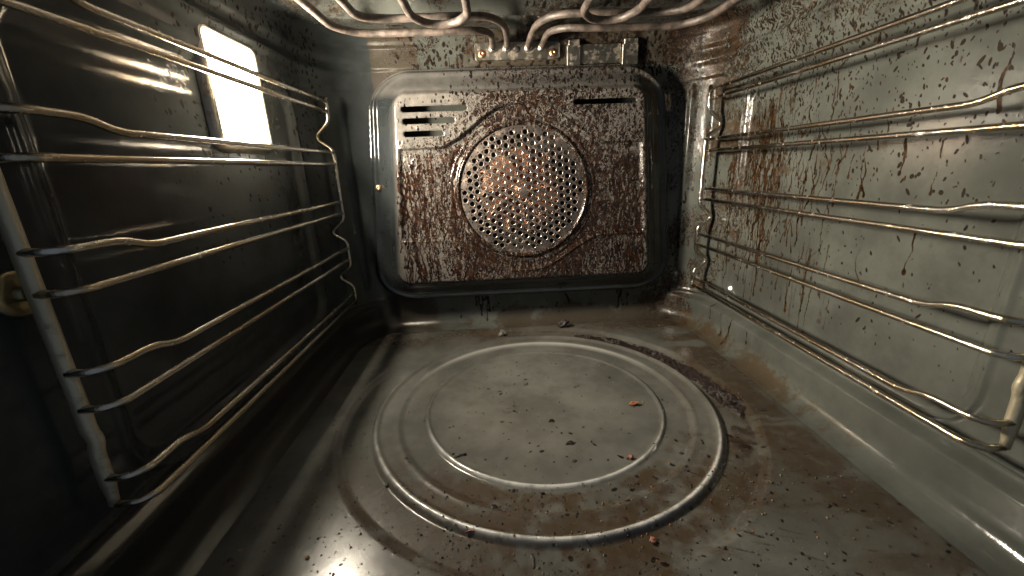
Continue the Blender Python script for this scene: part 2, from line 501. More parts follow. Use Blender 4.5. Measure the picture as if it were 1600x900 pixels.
# --- right wall
def build_side(sign, step):
    seam = S_SEAM if sign > 0 else S_SEAM_L
    nu, nv = int((S_END - seam) / step), int(TOP / step)
    s = np.linspace(seam, S_END, nu)
    z = np.linspace(0, TOP, nv)
    A, Z = np.meshgrid(s, z, indexing='ij')
    Yd = ydepth(A)
    d = rrect(Yd, Z, 31.6, 16.4, 12.4, 11.7, 2.6)
    recess = 0.42 * (1 - smooth(-0.55, 0.15, d)) + 0.16 * np.exp(-((d - 0.5) / 0.22) ** 2) * -1
    g = np.zeros((nu, nv, 4), np.float32)
    nz = fbm(Yd, Z, 3.0, 5 if sign > 0 else 55)
    nz2 = fbm(Yd, Z, 0.6, 8 if sign > 0 else 58)
    kw = dict(u0=s[0], u1=s[-1], v0=0, v1=TOP, nu=nu, nv=nv)
    sa = lambda y: BK - RC - y + (W - RC) + ARC       # Y -> path distance
    if sign > 0:
        br, bl, fl = Canvas(**kw), Canvas(**kw), Canvas(**kw)
        R_ = random.Random(3)
        # fine spatter, thick towards the top rear
        for _ in range(15000):
            y = R_.uniform(16, 49); zz = R_.uniform(7, 34)
            f = (y - 16) / 31
            w = .05 + .5 * max(0, (zz - 17) / 14) * (.45 + .55 * f) + .35 * max(0, f - .35) * max(0, (zz - 9) / 20)
            if zz > 27.3: w += .30
            if R_.random() > w: continue
            r = 0.05 + 0.085 * R_.random() ** 3
            (bl if R_.random() < 0.8 else br).stamp(sa(y), zz, r * R_.uniform(.8, 1), r * R_.uniform(1, 3.0), R_.uniform(.6, 1), rot=R_.gauss(0, .45))
        for _ in range(170):                         # bigger spots
            y = R_.uniform(17, 44); zz = R_.uniform(11, 33)
            if R_.random() > 0.08 + 0.9 * ((zz - 11) / 22) ** 1.5: continue
            for q in range(R_.choice((1, 1, 2, 3))):
                r = R_.uniform(0.08, 0.17)
                bl.stamp(sa(y) + R_.gauss(0, .15), zz + R_.gauss(0, .2), r, r * R_.uniform(1, 2.0), R_.uniform(.7, 1), rot=R_.uniform(-.6, .6))
        # thin wandering runs
        for _ in range(480):
            y = min(48.5, 45.5 - abs(R_.gauss(0, 6.0))); zz = R_.choice([R_.uniform(19, 27), R_.uniform(12, 20.5), R_.uniform(15, 24)])
            br.drip(sa(y), zz, R_.uniform(0.8, 4.8), R_.uniform(0.065, 0.125), R_.uniform(.6, 1), 0.22, 1.3)
        for _ in range(46):
            y = R_.uniform(30, 46.5); zz = R_.uniform(9, 14.5)
            br.drip(sa(y), zz, R_.uniform(1.5, 5.5), R_.uniform(0.10, 0.17), R_.uniform(.4, .8), 0.10, 1.4)
        for (y, zz, ln) in [(42.6, 3.2, 2.2), (40.4, 3.3, 2.8), (45.0, 3.5, 1.6), (37.6, 3.0, 1.1), (24.6, 15.2, 2.6), (24.3, 20.6, 3.0), (29.5, 21, 4.2), (33.0, 12.5, 5.5), (26.6, 21.0, 2.2), (22.0, 25, 3.0)]:
            br.drip(sa(y), zz, ln, R_.uniform(.10, .16), 1.0, 0.14, 1.2)
        for _ in range(34):                          # smeared brown blotches
            y, zz = R_.uniform(20, 46), R_.uniform(9, 24)
            fl.stamp(sa(y), zz, R_.uniform(.6, 2.2), R_.uniform(.6, 2.4), R_.uniform(.2, .55), 0.9)
        for _ in range(10):                          # rust-red splashes behind the upper rails
            br.stamp(sa(42 + R_.gauss(0, 1.3)), 24.3 + R_.gauss(0, .6), .4, 1.2, .8, .9)
            br.drip(sa(42 + R_.gauss(0, 1.2)), 25.2 + R_.gauss(0, .5), R_.uniform(1.2, 2.6), .10, .8, .1)
        rear = smooth(40, 49, Yd)
        g[..., 0] = br.m * (0.55 + 0.6 * nz2)
        g[..., 1] = bl.m * smooth(0.2, 0.45, nz2 + 0.12)
        g[..., 2] = np.clip(fl.m * smooth(.3, .6, nz) * 1.1 + smooth(.50, .72, nz) * smooth(10, 20, Z) * 0.30 * smooth(20, 40, Yd)
                            + rear * 0.35 * nz + (1 - smooth(0.2, 2.6, Z)) * smooth(14, 40, Yd) * nz * 1.5, 0, 1)
        g[..., 3] = np.clip((smooth(28.0, 30.5, Z) * 0.32 + rear * 0.42 + smooth(27, 33, Z) * rear * .3) * smooth(.35, .6, nz), 0, 1) * 0.9
    else:
        bl, fl = Canvas(**kw), Canvas(**kw)
        R_ = random.Random(5)
        for _ in range(2600):
            y = R_.uniform(27, 49); zz = R_.uniform(14, 34)
            if R_.random() > 0.15 + 0.85 * max(0, (zz - 18) / 16): continue
            r = 0.06 + 0.1 * R_.random() ** 3
            bl.stamp(sa(y), zz, r, r * R_.uniform(1, 2), R_.uniform(.5, 1))
        g[..., 1] = bl.m
        g[..., 2] = np.clip(smooth(.5, .8, nz) * 0.3 + (1 - smooth(3.0, 5.5, Z)) * .95, 0, 1)
        g[..., 0] = smooth(.62, .8, nz2) * smooth(24, 34, Z) * 0.3
    X, Y = shell(sign * A, Z, recess)
    th = 0.005 * (g[..., 0] + g[..., 1]) * sign
    keep = None if sign > 0 else rrect(Yd, Z, 35.3, 26.2, 3.3, 3.9, .6) > 0        # opening for the lamp
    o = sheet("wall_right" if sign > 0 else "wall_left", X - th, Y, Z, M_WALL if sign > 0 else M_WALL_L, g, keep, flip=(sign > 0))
    return structure(o)

build_side(1, 0.062)
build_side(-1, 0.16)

# --- back wall
def build_back():
    nu, nv = 380, 290
    s = np.linspace(-S_SEAM_L, S_SEAM, nu)
    z = np.linspace(0, TOP, nv)
    A, Z = np.meshgrid(s, z, indexing='ij')
    X, Y = shell(A, Z, np.zeros_like(A))
    # a pressed bead that runs down each rounded corner
    g = np.zeros((nu, nv, 4), np.float32)
    nz, nz2 = fbm(A, Z, 3.5, 21), fbm(A, Z, .7, 24)
    kw = dict(u0=s[0], u1=s[-1], v0=0, v1=TOP, nu=nu, nv=nv)
    br, bl = Canvas(**kw), Canvas(**kw)
    R_ = random.Random(9)
    for _ in range(1500):
        u, zz = R_.uniform(-15, 21), R_.choice([R_.uniform(29.5, 34), R_.uniform(1, 34)])
        if R_.random() > (0.25 + 0.03 * (u + 15)) * (1 if zz > 29 else .5): continue
        r = .10 + .14 * R_.random() ** 2
        (bl if R_.random() < .6 else br).stamp(u, zz, r, r * R_.uniform(1, 2.2), R_.uniform(.5, 1), rot=R_.uniform(-.5, .5))
    for _ in range(90):
        u = R_.uniform(12, 21.5) if R_.random() < .6 else R_.uniform(-12, 18)
        br.drip(u, R_.uniform(3, 33), R_.uniform(.8, 3.2), R_.uniform(.10, .17), R_.uniform(.35, .9), .25)
    for u, zz, ln, w in [(-6.5, 5.5, 3.4, .17), (-6.2, 5.3, 2.4, .22), (-5.8, 5.2, 3.9, .15), (-5.2, 5.2, 3.3, .24), (-4.9, 5.0, 4.2, .16), (-4.0, 4.8, 2.6, .15), (5.5, 4.5, 2.0, .2), (9, 4.6, 2.5, .16), (-17.4, 18, 4.5, .35), (-17.0, 16.5, 3.5, .3), (13, 4.2, 2.6, .2)]:
        (bl if ln > 3.1 and u > -10 else br).drip(u, zz, ln, w, .85, .12, 1.1)
    for _ in range(60):
        br.drip(R_.uniform(-10, -3) if R_.random() < .45 else R_.uniform(7, 11), R_.uniform(32, 32.9), R_.uniform(.3, 1.3), R_.uniform(.07, .13), .8, .3)
    low = 1 - smooth(.4, 4.0, Z)
    g[..., 0] = br.m * (.5 + .7 * nz2)
    g[..., 1] = bl.m * smooth(.25, .5, nz2 + .1)
    g[..., 2] = np.clip(low * nz * 1.5 * smooth(-14, 4, A) + smooth(.55, .75, nz) * .3 + smooth(13, 20, A) * nz * .7
                        + smooth(-9, -15.5, A) * 1.3 + smooth(30.7, 31.1, Z) * (.25 + .6 * nz) * smooth(-13, -3, A), 0, 1)  # left end darkened to blend into the painted shade of the left sheet
    g[..., 3] = np.clip(smooth(13, 19, A) * smooth(.3, .55, nz) * .42 + smooth(31, 33, Z) * smooth(.4, .6, nz) * .35, 0, 1)
    return structure(sheet("wall_back", X, Y, Z, M_WALL_B, g, flip=True))
build_back()

# --- floor, pressed with concentric rings
RCX, RCY = 0.1, 32.0
def ring_h(r):
    bead = lambda c, w: np.exp(-((r - c) / w) ** 2)
    h = -0.30 * (1 - smooth(16.6, 17.5, r))
    h = h + 0.16 * (1 - smooth(14.35, 14.75, r)) + 0.24 * bead(14.25, 0.25)
    h = h - 0.16 * (1 - smooth(12.0, 12.7, r)) + 0.06 * bead(12.55, .3)
    h = h + 0.12 * (1 - smooth(9.9, 10.35, r)) + 0.17 * bead(10.15, 0.19)
    return h

def floor_z(x, y):
    return float(ring_h(np.array(math.hypot(x - RCX, y - RCY))))

def build_floor():
    nu, nv = 640, 620
    X, Y = np.meshgrid(np.linspace(-20.4, 20.4, nu), np.linspace(FRONT, 50.1, nv), indexing='ij')
    r = np.hypot(X - RCX, Y - RCY)
    ang = np.arctan2(Y - RCY, X - RCX)
    Z = ring_h(r) + 0.05 * (fbm(X, Y, 6, 77) - .5) * (1 - smooth(18.5, 19.6, np.abs(X))) * (1 - smooth(47, 48.5, Y))
    edge = np.maximum(smooth(19.6, 20.1, np.abs(X)), smooth(49.3, 49.7, Y))
    Z = Z * (1 - edge) - 0.03 * edge
    g = np.zeros((nu, nv, 4), np.float32)
    nz, nz2, nz3 = fbm(X, Y, 4, 31), fbm(X, Y, .8, 34), fbm(X, Y, (7, 1.6), 38)
    kw = dict(u0=-20.4, u1=20.4, v0=FRONT, v1=50.1, nu=nu, nv=nv)
    br, bl, fl = Canvas(**kw), Canvas(**kw), Canvas(**kw)
    R_ = random.Random(12)
    for _ in range(2000):                             # burnt specks, thicker at the front and right
        x, y = R_.uniform(-20, 20), R_.uniform(13.5, 46)
        w = .10 + .9 * max(0, (26 - y) / 12) * (.35 + .65 * (x + 20) / 40) + (.12 if x > 7 and y < 30 else 0)
        if R_.random() > w: continue
        q = .055 + .06 * R_.random() ** 3
        bl.stamp(x, y, q, q * R_.uniform(1, 2.2), R_.uniform(.6, 1), rot=R_.uniform(0, 3))
    for _ in range(90):
        x, y = R_.gauss(2, 8), R_.uniform(16, 40)
        q = R_.uniform(.09, .18)
        (bl if R_.random() < .6 else br).stamp(x, y, q, q * R_.uniform(1, 2), R_.uniform(.6, 1), rot=R_.uniform(0, 3))
    for _ in range(60):                               # fine streaks wiped round the right-hand side
        x, y, a = R_.uniform(8, 20), R_.uniform(14, 34), R_.gauss(.55, .2)
        br.stamp(x, y, R_.uniform(.4, 1.3), R_.uniform(.06, .09), R_.uniform(.3, .7), rot=math.pi - a)
    for _ in range(26):
        a, rr = R_.uniform(-1.5, .6), R_.uniform(10.8, 17.4)
        fl.stamp(RCX + rr * math.cos(a), RCY + rr * math.sin(a), R_.uniform(.8, 2.6), R_.uniform(.5, 1.5), R_.uniform(.3, .7), .9, rot=a + 1.57)
    for x, y, q in [(-3.1, 30.9, .34), (-2.2, 31.4, .17), (-3.6, 32.2, .16)]:    # small ring-shaped marks
        rr = np.hypot(X - x, Y - y)
        fl.m = np.maximum(fl.m, np.exp(-((rr - q) / .06) ** 2) * 1.0)
    front_r = smooth(-.2, -1.4, ang) * smooth(-3.1, -1.9, ang)
    g[..., 0] = br.m * (.5 + .6 * nz2) + smooth(.52, .70, nz2 * .5 + nz * .5) * .45 * smooth(14.6, 15.0, r) * (1 - smooth(16.6, 17.6, r)) * smooth(-1.2, .4, np.cos(ang - .7)) * smooth(0, .5, np.cos(ang - .6))
    g[..., 1] = bl.m
    back = smooth(43, 48.5, Y)
    right = smooth(14.5, 17.5, X) * (1 - .75 * smooth(18.4, 20, X) * (1 - smooth(30, 42, Y))) * smooth(14, 22, Y)
    g[..., 2] = np.clip(fl.m * smooth(.3, .55, nz2 + .1) + back * (.25 + nz) * .8 + right * smooth(.3, .55, nz3) * 1.5
                        + front_r * smooth(10.3, 11, r) * (1 - smooth(17, 18, r)) * smooth(.32, .58, nz2 * .5 + nz * .5) * 1.2
                        + smooth(.52, .7, nz3) * smooth(3, 15, X) * smooth(28, 16, Y) * .6
                        + smooth(0, 16, X) * .18 * nz + smooth(.55, .75, nz) * .22, 0, 1)
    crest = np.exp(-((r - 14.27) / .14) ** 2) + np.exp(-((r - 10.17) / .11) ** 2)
    g[..., 3] = crest * smooth(.1, .9, -np.sin(ang)) * (.5 + .5 * smooth(.3, .6, nz2)) + np.exp(-((r - 12.6) / .3) ** 2) * smooth(.2, .9, np.sin(ang)) * .3  # alpha holds painted bead highlights, strongest along the front arc
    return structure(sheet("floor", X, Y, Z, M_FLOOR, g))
build_floor()

# --- ceiling
def build_ceiling():
    nu, nv = 260, 230
    X, Y = np.meshgrid(np.linspace(-21.6, 21.6, nu), np.linspace(FRONT, 50.6, nv), indexing='ij')
    d = rrect(X, Y, 0, 29, 18.6, 15.5, 2.5)
    Z = TOP + 0.01 + 0.9 * (1 - smooth(-1.2, 0.0, d)) - 0.25 * np.exp(-((d - .6) / .35) ** 2)
    Z = Z - 0.35 * np.exp(-((X - 0.0) / 1.2) ** 2) * smooth(-.2, -1.5, d) * 0.6
    g = np.zeros((nu, nv, 4), np.float32)
    nz, nz2 = fbm(X, Y, 3, 61), fbm(X, Y, .6, 63)
    c = Canvas(-21.6, 21.6, FRONT, 50.6, nu, nv)
    R_ = random.Random(15)
    for _ in range(1500):
        q = .08 + .14 * R_.random() ** 2
        c.stamp(R_.uniform(-15, 21), R_.uniform(30, 50.5), q, q * R_.uniform(1, 2), R_.uniform(.5, 1), rot=R_.uniform(0, 3))
    g[..., 1] = c.m * smooth(.35, .55, nz)
    g[..., 3] = smooth(.4, .6, nz) * .4
    g[..., 2] = nz2 * .3
    return structure(sheet("ceiling", X, Y, Z, M_CEIL, g, flip=True))
build_ceiling()

# --- front flange of the cavity (just outside the picture, closes the shell)
def build_front():
    bm = bmesh.new()
    a = [(-W - .8, -.6), (W + .8, -.6), (W + .8, TOP + 1.2), (-W - .8, TOP + 1.2)]
    b = [(-W - 5, -4.5), (W + 5, -4.5), (W + 5, TOP + 5), (-W - 5, TOP + 5)]
    V = [[bm.verts.new((x * S, y * S, z * S)) for (x, z) in q] for q, y in ((a, FRONT + 1.2), (a, FRONT - .2), (b, FRONT - .2), (b, FRONT + 1.2))]
    for k in range(3):
        for i in range(4):
            j = (i + 1) % 4
            bm.faces.new((V[k][i], V[k][j], V[k + 1][j], V[k + 1][i]))
    return structure(bm_obj("front_frame", bm, M_CEIL))
build_front()

# ------------------------------------------------------------------ fan cover on the back wall
def build_cover():
    t = thing("fan_cover", (0, 48, 4.5), "spattered raised enamel fan cover with round perforated grille on the back wall", "fan cover")
    nu, nv = 640, 450
    X, Z = np.meshgrid(np.linspace(-20, 20, nu), np.linspace(4.0, 31.0, nv), indexing='ij')
    k = 1.052 - (Z - 7.1) / 20.8 * 0.104
    xs = np.abs(X / k)
    xs = np.minimum(xs, 14.35) + np.maximum(xs - 14.35, 0) * .8
    d = rrect(xs, Z, 0, 17.5, 14.35, 10.45, 1.3)
    H = 3.4 - 0.55 * smooth(-.15, .45, d) - 0.95 * smooth(.3, 2.1, d) + .16 * np.exp(-((d - 2.15) / .22) ** 2) - 1.2 * smooth(2.3, 2.75, d)
    # recessed waist round the grille between two S-curves
    ax = np.abs(X)
    bump_ = 1 - smooth(1.0, 9.6, ax)
    zt, zb = 22.35 + 4.3 * bump_, 12.25 - 4.0 * bump_
    dz = np.minimum(zt - Z, Z - zb)
    slope = 1 / np.sqrt(1 + (smooth(1, 3, ax) * (1 - smooth(7.5, 9.6, ax)) * .75) ** 2)
    dw = dz * slope
    waist = smooth(-.10, .16, dw)
    H = H - .012 * (Z - 17.5)                          # the cover leans back a little
    inface = 1 - smooth(-.7, -.25, d)
    H = H - 0.36 * waist * inface + .10 * np.exp(-((dw + .2) / .12) ** 2) * inface
    r = np.hypot(X, Z - 17.3)
    H = H + 0.30 * np.exp(-((r - 7.45) / 0.26) ** 2) + .07 * np.exp(-((r - 8.25) / .15) ** 2) - 0.1 * (1 - smooth(7.0, 7.3, r))
    keep = (d < 2.9) & (r > 6.98)
    def slot(x0, x1, zc, h):
        nonlocal H
        q = rrect(X, Z, (x0 + x1) / 2, zc, (x1 - x0) / 2, h, h * .9)
        H = H - .12 * (1 - smooth(0, .18, q))
        return q > 0
    for (x0, x1, zc) in [(-12.95, -5.9, 26.45), (-12.9, -7.3, 25.2), (-12.9, -8.65, 23.9)]:
        keep &= slot(x0, x1, zc, .27)
    keep &= slot(5.9, 12.7, 26.65, .25)
    g = np.zeros((nu, nv, 4), np.float32)
    nz, nz2, nz3 = fbm(X, Z, 4, 91), fbm(X, Z, .7, 92), fbm(X, Z, (.35, 1.4), 95)
    c, b = Canvas(-20, 20, 4, 31, nu, nv), Canvas(-20, 20, 4, 31, nu, nv)
    R_ = random.Random(21)
    for _ in range(4500):
        x, zz = R_.uniform(-14.5, 16), R_.uniform(7, 30.5)
        if R_.random() > .22 + .78 * smooth(-12, 1, np.array(x)): continue
        q = .08 + .12 * R_.random() ** 2
        (b if R_.random() < .45 else c).stamp(x, zz, q, q * R_.uniform(1, 2.4), R_.uniform(.5, 1), rot=R_.uniform(-.4, .4))
    for _ in range(1700):
        x, zz = R_.uniform(-14.4, 14.4), R_.uniform(8, 22)
        c.drip(x, zz, R_.uniform(.6, 3.6), R_.uniform(.07, .13), R_.uniform(.6, 1), .22, 1.3)
    for _ in range(120):
        a = R_.uniform(0, 6.28)
        x, zz = 8.4 * math.cos(a) * R_.uniform(.95, 1.2), 17.3 + 8.4 * math.sin(a) * R_.uniform(.95, 1.15)
        c.drip(x, zz, R_.uniform(.5, 2), R_.uniform(.08, .16), R_.uniform(.6, 1), .3)
    face = 1 - smooth(-.3, .5, d)
    heavy = np.clip(.22 + 1.0 * np.exp(-((r - 8.5) / 4.0) ** 2) + .35 * smooth(-8, 4, X) , 0, 1.2)
    heavy = heavy * (.55 + .9 * nz) * (1 - .6 * smooth(-3, -6, X) * smooth(22.5, 24, Z))
    g[..., 0] = c.m * (.6 + .5 * nz2)
    g[..., 1] = b.m * (.4 + .6 * smooth(.3, .5, nz2)) * np.clip(face + .9 * smooth(27, 29, Z) * smooth(-13, -4, X), 0, 1)
    g[..., 0] *= np.clip(face + .8 * smooth(27.5, 29, Z) * smooth(-13, -4, X), 0, 1)
    g[..., 2] = np.clip(face * (.6 + .6 * nz3) + .45 * smooth(27.5, 28.5, Z), 0, 1)
    g[..., 3] = np.clip(face * heavy * .44 + .4 * smooth(28, 29.2, Z) * smooth(-10, 2, X) * nz, 0, .85)
    H = H + .015 * (g[..., 0] + g[..., 1])
    panel = sheet("panel", X, BK - .1 - H, Z, M_COVER, g, keep)
    # perforated disc: hexagonal cells, each pierced
    V, F, EDGE = [], [], []
    pitch, hr, n = 0.86, 0.27, 12
    rot = math.radians(3)
    dome = lambda x, z: 48.28 + .012 * z - 0.22 * (1 - (x * x + z * z) / 52)
    for i in range(-12, 13):
        for j in range(-12, 13):
            hx, hz = i * pitch * math.sqrt(3) / 2, (j + (i % 2) * .5) * pitch
            hx, hz = hx * math.cos(rot) - hz * math.sin(rot), hx * math.sin(rot) + hz * math.cos(rot)
            rr = math.hypot(hx, hz)
            if rr > 7.75: continue
            base = len(V)
            holed = .3 < rr < 6.72
            for m_ in range(n):
                a = rot + 2 * math.pi * m_ / n
                c6 = math.cos(math.radians(30)) / math.cos(((a - rot + math.pi / 6) % (math.pi / 3)) - math.pi / 6)
                R1 = pitch / math.sqrt(3) * c6
                # outer ring follows the hexagon, inner ring the hole and its turned-in edge
                ox, oz = hx + R1 * math.cos(a), hz + R1 * math.sin(a)
                V.append((ox, dome(ox, oz), 17.3 + oz))
            if not holed:
                F.append(tuple(base + q for q in range(n))[::-1])
                EDGE.append(0)
                continue
            for (q, dy) in ((hr + .03, 0.0), (hr, .02), (hr, .07)):
                for m_ in range(n):
                    a = rot + 2 * math.pi * m_ / n
                    ox, oz = hx + q * math.cos(a), hz + q * math.sin(a)
                    V.append((ox, dome(ox, oz) + dy, 17.3 + oz))
            for L_ in range(3):
                for m_ in range(n):
                    m2 = (m_ + 1) % n
                    F.append((base + L_ * n + m_, base + (L_ + 1) * n + m_, base + (L_ + 1) * n + m2, base + L_ * n + m2))
                    EDGE.append(1 if L_ == 2 else 0)
    grille = mesh_obj("grille", V, F, M_GRILLE, shade=False)
    grille.data.materials.append(M_CHAR)               # dark colour paints shade inside the punched edges
    grille.data.polygons.foreach_set("material_index", np.array(EDGE, np.int32))
    adopt(t, panel, grille)
    # fixing screw in the left bevel
    scr = screw_at("screw", (-16.7, 49.35, 18.3), .36)
    adopt(t, scr)
    return t

def screw_at(name, loc, r):
    s_ = lathe(name, [(r, 0), (r, .08), (r * .86, .17), (r * .5, .22), (r * .34, .22), (r * .28, .12), (.01, .12)], M_COPPER, n=20, loc=loc)
    return s_
build_cover()

# the fan and its ring element behind the grille
def build_fan():
    t = thing("convection_fan", (0, 50.2, 17.3), "copper coloured fan wheel seen through the holes of the round grille", "fan")
    disc = lathe("backplate", [(4.9, 0), (4.9, .08), (4.0, .16), (1.4, .2), (.01, .2)], M_FAN, n=40, loc=(0, 49.9, 17.3))
    hub = lathe("hub", [(1.5, 0), (1.5, .6), (1.1, 1.1), (.5, 1.5), (.01, 1.5)], M_FAN, n=24, loc=(0, 50.4, 17.3))
    parts = [disc, hub]
    for k in range(11):
        a = 2 * math.pi * k / 11
        V = []
        for (rr, da) in ((1.4, 0.0), (3.0, .06), (4.4, .16), (5.4, .3)):
            for yy, tw in ((49.75, 0), (48.65, .12)):
                aa = a + da + tw
                V.append((rr * math.cos(aa), yy, 17.3 + rr * math.sin(aa)))
        F = [(2 * i, 2 * i + 2, 2 * i + 3, 2 * i + 1) for i in range(3)]
        o = mesh_obj("blade", V, F, M_FAN)
        md = o.modifiers.new("thickness", 'SOLIDIFY')
        md.thickness = .0008
        parts.append(o)
    adopt(t, *parts)
build_fan()

# ------------------------------------------------------------------ lamp in the left wall
def build_lamp():
    t = thing("oven_lamp", (-W, 35.25, 22.5), "glowing rectangular lamp set into the dark left wall behind the upper rails", "lamp")
    y0, y1, z0, z1 = 32.3, 38.3, 22.6, 29.8
    def ring(hy, hz, r, x, n=6):
        P = []
        for (sy, sz, a0) in ((1, 1, 0), (-1, 1, 90), (-1, -1, 180), (1, -1, 270)):
            for k in range(n + 1):
                a = math.radians(a0 + 90 * k / n)
                P.append((x, 35.3 + sy * (hy - r) + r * math.cos(a), 26.2 + sz * (hz - r) + r * math.sin(a)))
        return P
    hy, hz = 3.0, 3.6
    rings = [ring(hy + .75, hz + .75, .9, -W - .35), ring(hy + .65, hz + .65, .85, -W + .12), ring(hy + .40, hz + .40, .7, -W + .30),
             ring(hy + .16, hz + .16, .55, -W + .26), ring(hy, hz, .5, -W + .02), ring(hy - .02, hz - .02, .5, -W - 1.0)]
    n = len(rings[0])
    V = [p for r in rings for p in r]
    F = [(i * n + k, i * n + (k + 1) % n, (i + 1) * n + (k + 1) % n, (i + 1) * n + k) for i in range(len(rings) - 1) for k in range(n)]
    frame = mesh_obj("frame", V, F, M_STEEL)
    g = ring(hy - .02, hz - .02, .5, -W - .8)
    g2 = ring(hy - .3, hz - .3, .4, -W - .65)
    pane = mesh_obj("glass_pane", g + g2, [(k, (k + 1) % n, n + (k + 1) % n, n + k) for k in range(n)] + [tuple(n + k for k in range(n))], M_LAMP, shade=False)
    rim = [ring(hy + .14, hz + .14, .55, -W + .30), ring(hy + .02, hz + .02, .5, -W + .42), ring(hy - .22, hz - .22, .42, -W + .34), ring(hy - .26, hz - .26, .4, -W - .6)]
    glass_rim = mesh_obj("glass_rim", [p_ for q in rim for p_ in q], [(i * n + k, i * n + (k + 1) % n, (i + 1) * n + (k + 1) % n, (i + 1) * n + k) for i in range(3) for k in range(n)], M_RIM)
    adopt(t, frame, pane, glass_rim)
build_lamp()

# ------------------------------------------------------------------ shelf racks
RAILS = [(27.25, 26.3), (22.2, 21.0), (17.0, 15.8), (11.8, 10.55), (6.45, 5.5)]
def build_rack(sg, label):
    t = thing("shelf_rack", (sg * 22, 16.5, 5.4), label, "shelf rack", "wire shelf racks hung on the side walls")
    xr, xp = 20.4, 21.9
    parts = []
    # front post
    lo = 5.45
    path = [(sg * xp, 16.45, 28.6), (sg * xp, 16.5, 9.4), (sg * (xp - .1), 16.55, 8.9), (sg * (xp + .05), 16.5, 8.3), (sg * xp, 16.45, 6.4), (sg * xp, 16.4, lo)]
    parts.append(tube("front_post", resample(fillet_path(path, .8, 4), .5), lambda q: .34 if q < .92 else .34 - .10 * (q - .92) / .08, M_POST, sides=14, flat=.8, wob=.015))
    # rear post, cranked towards the wall three times
    b = [(xr, 27.7), (xr, 26.0), (xr + .15, 25.2), (xr + 1.45, 24.1), (xr + 1.45, 23.5), (xr + .05, 22.5), (xr, 21.6), (xr, 15.5), (xr + .1, 15.0), (xr + 1.4, 13.9),
         (xr + 1.35, 13.4), (xr, 12.6), (xr, 10.1), (xr + .1, 9.7), (xr + 1.35, 8.7), (xr + 1.3, 8.2), (xr + .05, 7.3), (xr, 6.6), (xr, 5.0)]
    parts.append(tube("rear_post", fillet_path([(sg * x, 47.0, z) for x, z in b], .55, 5), .22, M_CHROME, sides=12))
    for (zu, zl) in RAILS:
        f = lambda z: 20 + (z - 20) * 1.0
        pu = [(sg * xr, 46.9, zu), (sg * xr, 20.6, zu), (sg * xr, 19.2, zu + .48), (sg * xr, 17.0, zu + .5), (sg * (xr + .45), 16.45, zu + .5), (sg * (xp - .1), 16.4, zu + .5)]
        pl = [(sg * xr, 46.9, zl), (sg * xr, 17.0, zl), (sg * (xr + .45), 16.45, zl), (sg * (xp - .1), 16.4, zl)]
        for p_ in (pu, pl):
            parts.append(tube("rail", resample(fillet_path(p_, .7, 5), 1.2), .185, M_CHROME, sides=12, wob=.01))
    adopt(t, *parts)
build_rack(-1, "chrome wire shelf rack on the dark left wall in front of the lamp")
build_rack(1, "chrome wire shelf rack on the spattered grey right wall")

# brass knob that holds the left rack
k = thing("rack_knob", (-22.4, 16.4, 15.85), "round dull brass fixing knob behind the front post of the left rack", "knob")
adopt(k, lathe("disc", [(.85, 0), (.95, .05), (.95, .2), (.82, .28), (.55, .22), (.01, .22)], M_BRASS, n=32, axis='x', loc=(-22.75, 16.5, 15.85)),
      lathe("stem", [(.3, 0), (.3, .75), (.22, .85), (.01, .85)], M_BRASS, n=20, axis='x', loc=(-23.1, 16.5, 15.85)))

# ------------------------------------------------------------------ heating element under the roof
def mirror(P):
    return [(-x, y, z) for (x, y, z) in P[::-1]]
BY = 51.25
def build_elements():
    o_left = [(-2.75, BY, 32.75), (-2.75, 49.0, 33.0), (-2.9, 46.9, 33.1), (-4.2, 45.0, 32.9), (-6.5, 44.25, 32.6), (-15.0, 44.0, 32.5), (-17.0, 41.8, 32.5), (-17.1, 20, 32.5), (-17.1, 15.5, 32.5), (-15, 13, 32.5)]
    t = thing("grill_element", (0, BY, 32.7), "outer loop of pinkish grey grill heating tube running round the roof edge", "heating element")
    adopt(t, tube("tube", resample(fillet_path(o_left + [(0, 13, 32.5)] + mirror(o_left), 2.0, 6), .8), .33, M_ELEM, sides=14))
    for sx in (-1, 1):
        adopt(t, lathe("terminal", [(.55, 0), (.55, .25), (.46, .45), (.38, .6)], M_STEEL, n=18, loc=(sx * 2.75, BY, 32.75)))
    i_left = [(-1.2, BY, 32.75), (-1.2, 48.5, 33.1), (-1.6, 45.2, 33.4), (-3.0, 43.0, 33.4), (-5.5, 42.1, 33.2), (-12.3, 41.8, 33.0), (-14.2, 39.8, 32.6), (-14.2, 17.5, 32.5), (-13, 15.8, 32.5), (-11, 15.8, 32.5), (-9.6, 17.5, 32.5),
              (-9.6, 39.4, 32.4), (-8.4, 41.2, 32.3), (-6.2, 41.2, 32.3), (-4.85, 39.4, 32.4), (-4.85, 17.5, 32.5), (-3.5, 15.8, 32.5)]
    t2 = thing("grill_element", (0, BY, 32.7), "inner winding grill heating tube with hairpin bends under the roof", "heating element")
    adopt(t2, tube("tube", resample(fillet_path(i_left + [(0, 15.8, 32.5)] + mirror(i_left), 1.5, 6), .8), .33, M_ELEM, sides=14))
    for sx in (-1, 1):
        adopt(t2, lathe("terminal", [(.5, 0), (.5, .25), (.44, .45), (.38, .6)], M_STEEL, n=18, loc=(sx * 1.2, BY, 32.75)))
build_elements()

